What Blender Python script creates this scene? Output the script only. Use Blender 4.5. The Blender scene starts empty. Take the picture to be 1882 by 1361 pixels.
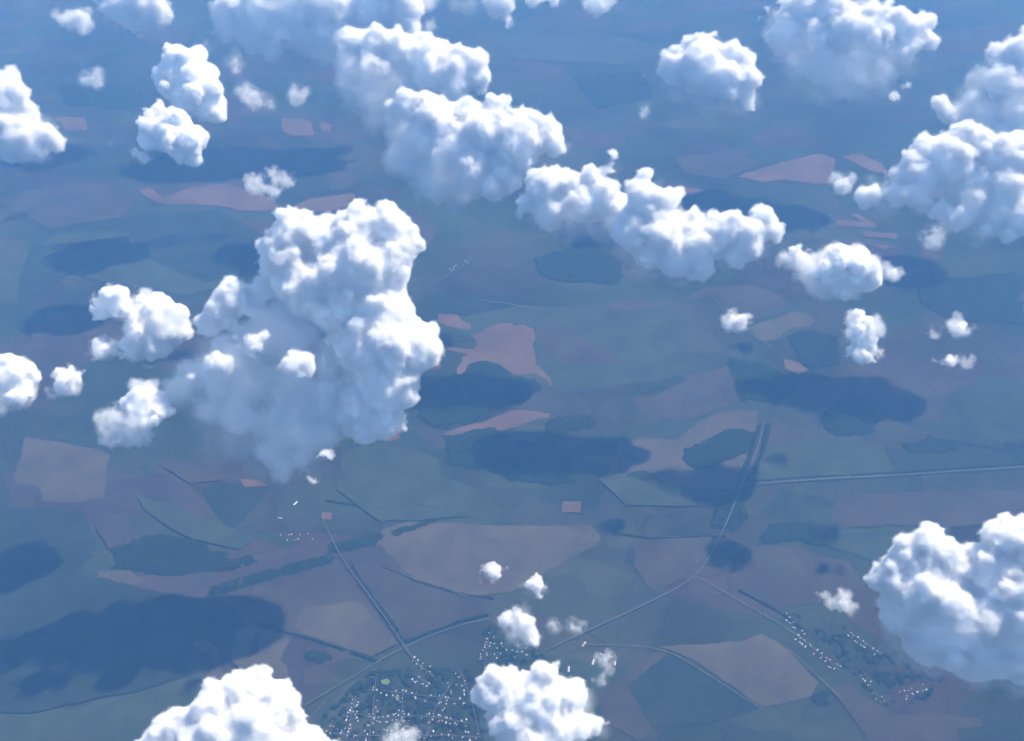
import bpy, math, random
import numpy as np
from mathutils import Vector, Matrix
import openvdb

random.seed(7)
PI = math.pi
R = math.radians
scene = bpy.context.scene
COL = scene.collection

# ------------------------------------------------------------------ camera, sky, sun, exposure
CAM_H = 10000.0
PITCH = R(38.0)
HALF = math.tan(R(27.0))
PW, PH = 1882.0, 1361.0

cam_data = bpy.data.cameras.new('camera')
cam_data.sensor_width = 36.0
cam_data.lens = 18.0 / HALF
cam_data.clip_start = 1.0
cam_data.clip_end = 400000.0
cam = bpy.data.objects.new('camera', cam_data)
COL.objects.link(cam)
cam.location = (0, 0, CAM_H)
cam.rotation_euler = (PI / 2 - PITCH, 0, 0)
scene.camera = cam

SUN_EL, SUN_AZ = R(45.0), R(44.0)          # azimuth counted from +X towards +Y
world = bpy.data.worlds.new('World')
scene.world = world
world.use_nodes = True
wn = world.node_tree
bg = wn.nodes['Background']
sky = wn.nodes.new('ShaderNodeTexSky')
sky.sky_type = 'NISHITA'
sky.sun_disc = False
sky.sun_elevation = SUN_EL
sky.sun_rotation = PI / 2 - SUN_AZ         # the sky counts from +Y clockwise
sky.altitude = 1500.0
bg.inputs['Strength'].default_value = 0.085
wn.links.new(sky.outputs['Color'], bg.inputs['Color'])

sun_data = bpy.data.lights.new('sun', 'SUN')
sun_data.energy = 5.0
sun_data.angle = R(0.9)
sun_data.color = (1.0, 0.975, 0.95)
sun = bpy.data.objects.new('sun', sun_data)
COL.objects.link(sun)
sun_dir = Vector((math.cos(SUN_EL) * math.cos(SUN_AZ), math.cos(SUN_EL) * math.sin(SUN_AZ), math.sin(SUN_EL)))
sun.rotation_euler = sun_dir.to_track_quat('Z', 'Y').to_euler()

vs = scene.view_settings
vs.view_transform = 'Standard'
vs.look = 'None'
vs.exposure = 0.85
vs.gamma = 1.0
vs.use_curve_mapping = False

cy = scene.cycles
cy.max_bounces = 14
cy.volume_bounces = 11
cy.diffuse_bounces = 3
cy.transparent_max_bounces = 64
cy.use_adaptive_sampling = True
cy.adaptive_threshold = 0.05
cy.adaptive_min_samples = 12
cy.use_denoising = True

# ------------------------------------------------------------------ helpers
def ray(px, py):
    x = (px / PW - .5) * 2 * HALF
    y = (.5 - py / PH) * 2 * HALF * PH / PW
    f = np.array([0, math.cos(PITCH), -math.sin(PITCH)])
    u = np.array([0, math.sin(PITCH), math.cos(PITCH)])
    return f + x * np.array([1., 0, 0]) + y * u

EYE = np.array([0., 0., CAM_H])

def at(px, py, z=0.0):
    d = ray(px, py)
    return EYE + d * ((z - CAM_H) / d[2])

def mesh_obj(name, verts, faces, mat, parent=None, smooth=False):
    """verts (N,3), faces (M,k) as one mesh object"""
    verts = np.asarray(verts, np.float32); faces = np.asarray(faces, np.int32)
    me = bpy.data.meshes.new(name)
    me.vertices.add(len(verts)); me.vertices.foreach_set('co', verts.ravel())
    k = faces.shape[1]
    me.loops.add(faces.size); me.loops.foreach_set('vertex_index', faces.ravel())
    me.polygons.add(len(faces))
    me.polygons.foreach_set('loop_start', np.arange(0, faces.size, k, dtype=np.int32))
    me.update(calc_edges=True)
    if smooth:
        me.shade_smooth()
    me.materials.append(mat)
    o = bpy.data.objects.new(name, me)
    COL.objects.link(o)
    o.parent = parent
    return o

# ------------------------------------------------------------------ materials
def new_mat(name):
    m = bpy.data.materials.new(name)
    m.use_nodes = True
    nt = m.node_tree
    for n in list(nt.nodes):
        nt.nodes.remove(n)
    out = nt.nodes.new('ShaderNodeOutputMaterial')
    return m, nt, out

def haze_mat(name, color, density):
    m, nt, out = new_mat(name)
    v = nt.nodes.new('ShaderNodeVolumePrincipled')
    v.inputs['Color'].default_value = (*color, 1)
    v.inputs['Density'].default_value = density
    v.inputs['Absorption Color'].default_value = (.42, .42, .42, 1)
    nt.links.new(v.outputs[0], out.inputs['Volume'])
    return m

def vapour_mat(name, dens, px, k, c, w, scale, detail, step):
    """water droplets: the fog grid (0 at the rim, 1 inside) eaten away by fractal noise"""
    m, nt, out = new_mat(name)
    N = nt.nodes.new; L = nt.links.new
    v = N('ShaderNodeVolumePrincipled')
    v.inputs['Color'].default_value = (1, 1, 1, 1)
    v.inputs['Absorption Color'].default_value = (1, 1, 1, 1)
    v.inputs['Density Attribute'].default_value = ''
    g = N('ShaderNodeNewGeometry')
    a = N('ShaderNodeAttribute'); a.attribute_name = 'density'
    n = N('ShaderNodeTexNoise')
    n.inputs['Scale'].default_value = 1.0 / (scale * px)
    n.inputs['Detail'].default_value = detail
    n.inputs['Roughness'].default_value = 0.79
    L(g.outputs['Position'], n.inputs['Vector'])
    m1 = N('ShaderNodeMath'); m1.operation = 'MULTIPLY_ADD'
    L(n.outputs['Fac'], m1.inputs[0]); m1.inputs[1].default_value = 2 * k; m1.inputs[2].default_value = -k - c
    m2 = N('ShaderNodeMath'); m2.operation = 'ADD'
    L(m1.outputs[0], m2.inputs[0]); L(a.outputs['Fac'], m2.inputs[1])
    mr = N('ShaderNodeMapRange'); mr.interpolation_type = 'SMOOTHSTEP'
    mr.inputs['From Min'].default_value = 0
    mr.inputs['From Max'].default_value = w
    mr.inputs['To Max'].default_value = dens
    L(m2.outputs[0], mr.inputs['Value'])
    L(mr.outputs[0], v.inputs['Density'])
    L(v.outputs[0], out.inputs['Volume'])
    m.cycles.volume_step_rate = step
    return m

def land_mat(name, color, var=0.25, scale=400.0, rough_rel=0.0, furrow=0.0, angle=0.0):
    """a matt land surface with uneven growth and faint tractor lines"""
    m, nt, out = new_mat(name)
    N = nt.nodes.new; L = nt.links.new
    b = N('ShaderNodeBsdfDiffuse')
    g = N('ShaderNodeNewGeometry')
    n = N('ShaderNodeTexNoise'); n.inputs['Scale'].default_value = 1.0 / scale
    n.inputs['Detail'].default_value = 7; n.inputs['Roughness'].default_value = 0.62
    L(g.outputs['Position'], n.inputs['Vector'])
    mr = N('ShaderNodeMapRange')
    mr.inputs['From Min'].default_value = .3; mr.inputs['From Max'].default_value = .7
    mr.inputs['To Min'].default_value = 1 - var; mr.inputs['To Max'].default_value = 1 + var
    L(n.outputs['Fac'], mr.inputs['Value'])
    fac = mr.outputs[0]
    if furrow:
        mp = N('ShaderNodeMapping'); mp.inputs['Rotation'].default_value = (0, 0, angle)
        L(g.outputs['Position'], mp.inputs['Vector'])
        w = N('ShaderNodeTexWave'); w.inputs['Scale'].default_value = 1.0 / 90.0
        w.inputs['Distortion'].default_value = 1.5; w.inputs['Detail'].default_value = 3
        w.inputs['Detail Scale'].default_value = .2
        L(mp.outputs[0], w.inputs['Vector'])
        m2 = N('ShaderNodeMapRange'); m2.inputs['To Min'].default_value = 1 - furrow; m2.inputs['To Max'].default_value = 1 + furrow
        L(w.outputs['Fac'], m2.inputs['Value'])
        mm = N('ShaderNodeMath'); mm.operation = 'MULTIPLY'
        L(fac, mm.inputs[0]); L(m2.outputs[0], mm.inputs[1]); fac = mm.outputs[0]
    vm = N('ShaderNodeVectorMath'); vm.operation = 'SCALE'
    vm.inputs[0].default_value = color
    L(fac, vm.inputs['Scale'])
    L(vm.outputs[0], b.inputs['Color'])
    L(b.outputs[0], out.inputs['Surface'])
    return m

def ground_mat():
    """open country: a patchwork of grass, crops and fallow with ragged edges"""
    m, nt, out = new_mat('open_country')
    N = nt.nodes.new; L = nt.links.new
    g = N('ShaderNodeNewGeometry')
    wob = N('ShaderNodeTexNoise'); wob.inputs['Scale'].default_value = 1 / 900.; wob.inputs['Detail'].default_value = 5
    L(g.outputs['Position'], wob.inputs['Vector'])
    sub = N('ShaderNodeVectorMath'); sub.operation = 'MULTIPLY_ADD'
    L(wob.outputs['Color'], sub.inputs[0]); sub.inputs[1].default_value = (420, 420, 0)
    L(g.outputs['Position'], sub.inputs[2])
    mp = N('ShaderNodeMapping'); mp.inputs['Rotation'].default_value = (0, 0, .35); mp.inputs['Scale'].default_value = (1, 1.5, 1)
    L(sub.outputs[0], mp.inputs['Vector'])
    vo = N('ShaderNodeTexVoronoi'); vo.distance = 'CHEBYCHEV'; vo.inputs['Scale'].default_value = 1 / 1500.
    L(mp.outputs[0], vo.inputs['Vector'])
    rp = N('ShaderNodeValToRGB'); rp.color_ramp.interpolation = 'CONSTANT'
    cols = [(0, (0.0330, 0.0395, 0.0209)), (.22, (0.0420, 0.0428, 0.0266)), (.4, (0.0270, 0.0361, 0.0181)), (.58, (0.0380, 0.0361, 0.0247)), (.7, (0.0470, 0.0361, 0.0294)), (.82, (0.0300, 0.0412, 0.0218)), (.93, (0.0440, 0.0470, 0.0266))]
    e = rp.color_ramp.elements
    e[0].position = 0; e[0].color = (*cols[0][1], 1); e[1].position = cols[1][0]; e[1].color = (*cols[1][1], 1)
    for p, c in cols[2:]:
        x = e.new(p); x.color = (*c, 1)
    sp = N('ShaderNodeSeparateColor'); L(vo.outputs['Color'], sp.inputs[0])
    L(sp.outputs[0], rp.inputs[0])
    n = N('ShaderNodeTexNoise'); n.inputs['Scale'].default_value = 1 / 2600.; n.inputs['Detail'].default_value = 9; n.inputs['Roughness'].default_value = .6
    L(g.outputs['Position'], n.inputs['Vector'])
    mr = N('ShaderNodeMapRange'); mr.inputs['From Min'].default_value = .3; mr.inputs['From Max'].default_value = .7
    mr.inputs['To Min'].default_value = .5; mr.inputs['To Max'].default_value = 1.32
    L(n.outputs['Fac'], mr.inputs['Value'])
    v2 = N('ShaderNodeTexVoronoi'); v2.feature = 'DISTANCE_TO_EDGE'; v2.inputs['Scale'].default_value = 1 / 620.
    L(mp.outputs[0], v2.inputs['Vector'])
    e2 = N('ShaderNodeMapRange'); e2.inputs['From Max'].default_value = .035; e2.inputs['To Min'].default_value = .72; e2.inputs['To Max'].default_value = 1.0
    L(v2.outputs['Distance'], e2.inputs['Value'])
    v3 = N('ShaderNodeTexVoronoi'); v3.inputs['Scale'].default_value = 1 / 620.
    L(mp.outputs[0], v3.inputs['Vector'])
    s3 = N('ShaderNodeSeparateColor'); L(v3.outputs['Color'], s3.inputs[0])
    e3 = N('ShaderNodeMapRange'); e3.inputs['To Min'].default_value = .86; e3.inputs['To Max'].default_value = 1.14
    L(s3.outputs[0], e3.inputs['Value'])
    f1 = N('ShaderNodeMath'); f1.operation = 'MULTIPLY'; L(e2.outputs[0], f1.inputs[0]); L(e3.outputs[0], f1.inputs[1])
    f2 = N('ShaderNodeMath'); f2.operation = 'MULTIPLY'; L(f1.outputs[0], f2.inputs[0]); L(mr.outputs[0], f2.inputs[1])
    vm = N('ShaderNodeVectorMath'); vm.operation = 'SCALE'
    L(rp.outputs[0], vm.inputs[0]); L(f2.outputs[0], vm.inputs['Scale'])
    b = N('ShaderNodeBsdfDiffuse')
    L(vm.outputs[0], b.inputs['Color']); L(b.outputs[0], out.inputs['Surface'])
    return m

def film_mat(name):
    """thin scraps of cloud: a faint white film of droplets"""
    m, nt, out = new_mat(name)
    a = nt.nodes.new('ShaderNodeBsdfTransparent'); b = nt.nodes.new('ShaderNodeBsdfDiffuse')
    b.inputs['Color'].default_value = (.95, .95, .95, 1)
    x = nt.nodes.new('ShaderNodeMixShader'); x.inputs[0].default_value = .04
    nt.links.new(a.outputs[0], x.inputs[1]); nt.links.new(b.outputs[0], x.inputs[2]); nt.links.new(x.outputs[0], out.inputs['Surface'])
    return m
FILM = film_mat('cloud_film')
HAZE = haze_mat('haze_air', (0.142, 0.362, 0.77), 2.75e-5)
CORE = land_mat('dense_cloud_water', (0.97, 0.97, 0.97), 0.02)
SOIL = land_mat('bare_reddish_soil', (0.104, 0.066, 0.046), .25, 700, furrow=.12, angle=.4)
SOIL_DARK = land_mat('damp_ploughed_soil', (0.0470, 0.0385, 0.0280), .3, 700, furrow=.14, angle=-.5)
TAN = land_mat('dry_stubble', (0.070, 0.058, 0.037), .28, 600, furrow=.12, angle=1.1)
CROP = land_mat('pale_green_crop', (0.0370, 0.0470, 0.0260), .25, 500, furrow=.1, angle=.9)
CROP_AND_SHADE = land_mat('dark_green_crop_and_shade', (0.0215, 0.0290, 0.0185), .25, 500)  # dark crop colour, also used to paint cloud shadow on the ground
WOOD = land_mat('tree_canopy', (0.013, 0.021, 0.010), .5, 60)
MEADOW = land_mat('bright_meadow', (0.13, 0.17, 0.06), .2, 80)
TRACK = land_mat('pale_dusty_lane', (0.095, 0.09, 0.075), .4, 120)
ROAD = land_mat('worn_asphalt', (0.085, 0.085, 0.075), .3, 300)

STAT = [0]
# ------------------------------------------------------------------ noise and level sets
def hash3(ix, iy, iz, seed):
    h = (ix * 374761393 + iy * 668265263 + iz * 2147483647 + seed * 1274126177) & 0xffffffff
    h = ((h ^ (h >> 13)) * 1274126177) & 0xffffffff
    h2 = ((h ^ (h >> 16)) * 2246822519) & 0xffffffff
    h3 = ((h2 ^ (h2 >> 15)) * 3266489917) & 0xffffffff
    return (h & 0xffff) / 65535., (h2 & 0xffff) / 65535., (h3 & 0xffff) / 65535.

def worley(p, cell, seed):
    """distance (in cells) to the nearest feature point"""
    q = p / cell
    b = np.floor(q).astype(np.int64)
    f = (q - b).astype(np.float32)
    best = np.full(len(p), 9., np.float32)
    for dx in (-1, 0, 1):
        for dy in (-1, 0, 1):
            for dz in (-1, 0, 1):
                hx, hy, hz = hash3(b[:, 0] + dx, b[:, 1] + dy, b[:, 2] + dz, seed)
                d = (dx + hx - f[:, 0]) ** 2 + (dy + hy - f[:, 1]) ** 2 + (dz + hz - f[:, 2]) ** 2
                best = np.minimum(best, d.astype(np.float32))
    return np.sqrt(best)

def warp(p, s, seed):
    r = np.random.RandomState(seed)
    out = np.zeros_like(p)
    for k in range(5):
        w = r.normal(size=3) / s * (1 + k * .5)
        out += np.sin(p @ w + r.uniform(0, 6.3))[:, None] * r.normal(size=3)
    return out

def billow(p, px, seed):
    """cauliflower relief, in metres; px is the size of a picture pixel out there"""
    w = p + warp(p, 180., seed) * 14
    m = .55 + .45 * np.clip(warp(p, 420., seed + 40)[:, 0] * .7, -1, 1)       # some flanks smooth, some cauliflowered
    h = np.zeros(len(p), np.float32)
    for cell, amp, mod in ((30 * px, 4.4 * px, 1.0), (12 * px, 2.6 * px, m), (6 * px, 1.7 * px, m), (3.2 * px, .9 * px, m)):
        h += amp * mod * (1.0 - 1.35 * worley(w, cell, seed + int(cell)) ** 2)
    return h

def field(spheres, vox, pad):
    """smooth union of spheres as a level set on a grid"""
    c = spheres[:, :3]; r = spheres[:, 3]
    lo = (c - r[:, None]).min(0) - pad
    hi = (c + r[:, None]).max(0) + pad
    n = np.ceil((hi - lo) / vox).astype(int) + 1
    g = np.full(n, pad, np.float32)
    for (x, y, z, rr) in spheres:
        m = rr + pad
        a = np.maximum(((np.array([x, y, z]) - m - lo) / vox).astype(int), 0)
        b = np.minimum(((np.array([x, y, z]) + m - lo) / vox).astype(int) + 2, n)
        X = (np.arange(a[0], b[0]) * vox + lo[0] - x)[:, None, None]
        Y = (np.arange(a[1], b[1]) * vox + lo[1] - y)[None, :, None]
        Z = (np.arange(a[2], b[2]) * vox + lo[2] - z)[None, None, :]
        d = (np.sqrt(X * X + Y * Y + Z * Z) - rr).astype(np.float32)
        s = g[a[0]:b[0], a[1]:b[1], a[2]:b[2]]
        k = 0.22 * rr
        h = np.clip(0.5 + 0.5 * (s - d) / k, 0, 1)
        s[...] = s + (d - s) * h - k * h * (1 - h)
    return g, lo

def polygons(g, lo, vox, iso):
    grid = openvdb.FloatGrid(1e3)
    grid.copyFromArray(g)
    pts, quads = grid.convertToQuads(iso)
    if len(pts) == 0:
        return None, None
    return np.asarray(pts, np.float64) * vox + lo, np.asarray(quads)

def normals(g, pts, lo, vox):
    q = (pts - lo) / vox
    n = np.array(g.shape)
    i = np.clip(np.round(q).astype(int), 1, n - 2)
    gx = g[i[:, 0] + 1, i[:, 1], i[:, 2]] - g[i[:, 0] - 1, i[:, 1], i[:, 2]]
    gy = g[i[:, 0], i[:, 1] + 1, i[:, 2]] - g[i[:, 0], i[:, 1] - 1, i[:, 2]]
    gz = g[i[:, 0], i[:, 1], i[:, 2] + 1] - g[i[:, 0], i[:, 1], i[:, 2] - 1]
    nn = np.stack([gx, gy, gz], 1).astype(np.float64)
    return nn / (np.linalg.norm(nn, axis=1, keepdims=True) + 1e-6)



# ------------------------------------------------------------------ ground and fields
S = 60000.0
ground = mesh_obj('ground', [(-S, -20000, 0), (S, -20000, 0), (S, 90000, 0), (-S, 90000, 0)], [(0, 1, 2, 3)], ground_mat())
ground['kind'] = 'structure'

LEVEL = [0.3]
def field_sheet(poly, mat, name='field', o=(0, 0), s=1.0, ragged=1.0):
    rs = np.random.RandomState(int(abs(poly[0][0] * 7 + poly[0][1] * 13)) % 99991)
    LEVEL[0] += .25
    pts = [at(o[0] + x / s, o[1] + y / s)[:2] for x, y in poly]
    ring = []
    for i in range(len(pts)):
        a, b = pts[i], pts[(i + 1) % len(pts)]
        L = np.linalg.norm(b - a); n = max(1, int(L / 90.))
        nn = np.array([-(b - a)[1], (b - a)[0]]) / (L + 1e-6)
        off = 0.
        for k in range(n):
            t = k / n
            off = off * .7 + rs.normal() * 12 * ragged
            ring.append(a + (b - a) * t + nn * off * (math.sin(PI * t) ** .5))
    ring = np.array(ring)
    me = bpy.data.meshes.new(name)
    me.from_pydata([(x, y, LEVEL[0]) for x, y in ring], [], [list(range(len(ring)))])
    me.materials.append(mat)
    ob = bpy.data.objects.new(name, me); COL.objects.link(ob)
    me.update()
    if me.polygons[0].normal.z < 0:
        me.flip_normals()
    ob['kind'] = 'structure'
    return ob

def inside(poly, P):
    c = np.zeros(len(P), bool)
    j = len(poly) - 1
    for i in range(len(poly)):
        (xi, yi), (xj, yj) = poly[i], poly[j]
        if yi != yj:
            c ^= ((yi > P[:, 1]) != (yj > P[:, 1])) & (P[:, 0] < (xj - xi) * (P[:, 1] - yi) / (yj - yi) + xi)
        j = i
    return c

def val2(p, cell, seed):
    q = p / cell; b = np.floor(q).astype(np.int64); f = q - b; f = f * f * (3 - 2 * f)
    h = lambda dx, dy: hash3(b[:, 0] + dx, b[:, 1] + dy, b[:, 0] * 0, seed)[0]
    return (h(0, 0) * (1 - f[:, 0]) + h(1, 0) * f[:, 0]) * (1 - f[:, 1]) + (h(0, 1) * (1 - f[:, 0]) + h(1, 1) * f[:, 0]) * f[:, 1]

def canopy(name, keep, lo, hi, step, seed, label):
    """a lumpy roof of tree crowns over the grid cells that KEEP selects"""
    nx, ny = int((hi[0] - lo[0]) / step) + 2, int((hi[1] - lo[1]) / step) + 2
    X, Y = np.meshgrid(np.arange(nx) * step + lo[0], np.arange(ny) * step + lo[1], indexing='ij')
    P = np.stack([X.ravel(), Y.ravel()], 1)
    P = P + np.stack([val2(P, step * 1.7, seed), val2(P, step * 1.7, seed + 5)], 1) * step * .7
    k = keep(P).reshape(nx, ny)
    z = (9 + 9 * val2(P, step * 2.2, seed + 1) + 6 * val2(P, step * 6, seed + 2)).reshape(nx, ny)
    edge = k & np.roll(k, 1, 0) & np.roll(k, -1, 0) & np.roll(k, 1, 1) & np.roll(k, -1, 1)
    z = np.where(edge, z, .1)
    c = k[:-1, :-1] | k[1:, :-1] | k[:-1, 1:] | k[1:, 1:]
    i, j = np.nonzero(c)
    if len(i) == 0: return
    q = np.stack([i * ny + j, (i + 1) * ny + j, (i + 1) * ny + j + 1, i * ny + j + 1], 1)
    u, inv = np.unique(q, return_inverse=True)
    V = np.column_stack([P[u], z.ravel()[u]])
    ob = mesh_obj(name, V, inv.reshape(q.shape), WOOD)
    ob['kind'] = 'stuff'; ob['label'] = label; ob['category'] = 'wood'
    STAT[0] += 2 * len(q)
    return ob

def forest(poly, label, o=(0, 0), s=1.0):
    pts = np.array([at(o[0] + x / s, o[1] + y / s)[:2] for x, y in poly])
    lo, hi = pts.min(0) - 80, pts.max(0) + 80
    step = max(22., math.sqrt(np.prod(hi - lo) / 25000.))
    sd = int(abs(pts[0][0])) % 1000
    def keep(P):
        w = P + (np.stack([val2(P, 420, sd + 9), val2(P, 420, sd + 8)], 1) - .5) * 170 + (np.stack([val2(P, 90, sd + 7), val2(P, 90, sd + 6)], 1) - .5) * 90
        return inside(pts, w) & (val2(P, 260, sd + 3) * .7 + val2(P, 90, sd + 4) * .3 > .12)
    return canopy('forest', keep, lo, hi, step, sd, label)

def belt(line, width, label, gap=.12):
    pts = np.array([at(x, y)[:2] for x, y in line])
    sd = int(abs(pts[0][0] + pts[0][1])) % 1000
    def keep(P):
        d = np.full(len(P), 1e9)
        for a, b in zip(pts[:-1], pts[1:]):
            ab = b - a; t = np.clip(((P - a) @ ab) / (ab @ ab), 0, 1)
            d = np.minimum(d, np.linalg.norm(P - a - t[:, None] * ab, axis=1))
        return (d < width * ((.35 + .4 * val2(P, 120, sd)) if width < 100 else .44 + .1 * val2(P, 60, sd))) & (val2(P, 150, sd + 2) > gap)
    step = max(10., width / 5)
    return canopy('tree_belt', keep, pts.min(0) - width, pts.max(0) + width, step, sd, label)

def road(line, width, name='road', mat=None):
    LEVEL[0] += .25
    P = np.array([at(x, y)[:2] for x, y in line])
    # smooth the bends
    for _ in range(2):
        Q = [P[0]]
        for a, b in zip(P[:-1], P[1:]):
            Q += [a * .75 + b * .25, a * .25 + b * .75]
        Q.append(P[-1]); P = np.array(Q)
    T = np.gradient(P, axis=0); T /= np.linalg.norm(T, axis=1, keepdims=True) + 1e-9
    Nn = np.stack([-T[:, 1], T[:, 0]], 1) * width / 2
    n = len(P); z = LEVEL[0]
    V = np.vstack([np.column_stack([P - Nn, np.full(n, z)]), np.column_stack([P + Nn, np.full(n, z)])])
    F = [(i, i + 1, n + i + 1, n + i) for i in range(n - 1)]
    ob = mesh_obj(name, V, F, mat or ROAD)
    ob['kind'] = 'structure'
    return ob

A = dict(o=(630, 450), s=2.959); B = dict(o=(1250, 450), s=2.959)
field_sheet([(560,430),(700,380),(960,330),(1300,330),(1560,350),(1864,330),(1864,700),(1500,760),(1180,800),(1080,780),(1060,600),(1045,450),(930,430),(800,440),(700,500)], CROP, **A)
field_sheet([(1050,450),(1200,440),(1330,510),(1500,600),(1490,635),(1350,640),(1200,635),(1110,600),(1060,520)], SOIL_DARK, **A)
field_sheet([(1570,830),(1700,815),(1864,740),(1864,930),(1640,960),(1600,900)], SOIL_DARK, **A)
field_sheet([(705,490),(770,455),(860,425),(920,425),(935,440),(985,432),(1035,455),(1045,490),(1030,540),(1045,600),(1045,650),(1100,695),(1130,730),(1140,765),(1125,765),(1080,715),(1040,695),(960,705),(900,685),(850,645),(780,628),(740,630),(680,650),(655,700),(620,700),(625,660),(650,610),(690,595),(620,580),(560,570),(560,550),(640,560),(710,570),(730,540)], SOIL, **A)
field_sheet([(515,375),(630,380),(645,410),(695,425),(695,460),(640,455),(560,440),(515,420)], SOIL, **A)
field_sheet([(800,945),(900,905),(980,897),(1060,905),(1130,920),(1120,940),(1040,955),(960,985),(870,1008),(810,1010),(700,1005),(600,1035),(550,1030),(640,990),(720,970)], SOIL, **A)
field_sheet([(250,1010),(300,1000),(310,1050),(240,1070)], SOIL, **A)
field_sheet([(500,640),(535,620),(530,670),(495,680)], SOIL, **A)
field_sheet([(900,1020),(1000,975),(1100,985),(1090,1030),(1030,1065),(940,1060)], CROP, **A)
field_sheet([(1290,1145),(1480,1155),(1500,1070),(1650,1045),(1820,1060),(1925,965),(2060,900),(2260,900),(2250,1000),(2230,1040),(2160,1000),(2080,1000),(1980,1050),(1880,1110),(1840,1160),(1890,1210),(2010,1210),(2070,1180),(2170,1140),(2200,1140),(2165,1325),(1830,1310),(1750,1300),(1720,1250),(1640,1225),(1560,1240),(1490,1285),(1440,1270),(1460,1210),(1350,1180)], TAN, **A)
field_sheet([(380,450),(440,420),(520,400),(600,365),(680,370),(740,415),(700,445),(620,450),(560,480),(520,515),(440,520),(400,480)], TAN, **B)
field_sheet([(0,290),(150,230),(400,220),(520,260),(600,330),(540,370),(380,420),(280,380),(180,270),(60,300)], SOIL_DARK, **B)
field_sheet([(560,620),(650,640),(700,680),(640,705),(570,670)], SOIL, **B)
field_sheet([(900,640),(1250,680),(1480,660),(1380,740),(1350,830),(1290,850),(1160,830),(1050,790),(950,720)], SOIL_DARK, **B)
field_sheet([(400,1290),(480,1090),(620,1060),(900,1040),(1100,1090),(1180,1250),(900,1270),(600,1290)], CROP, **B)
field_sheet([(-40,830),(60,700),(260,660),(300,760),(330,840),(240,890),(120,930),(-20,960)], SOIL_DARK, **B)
field_sheet([(1530,1130),(1600,1130),(1720,1170),(1740,1200),(1640,1215),(1590,1190)], TAN, **B)
field_sheet([(1130,1120),(1480,1090),(1870,1080),(1870,1225),(1200,1250)], CROP_AND_SHADE, **B)
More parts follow.
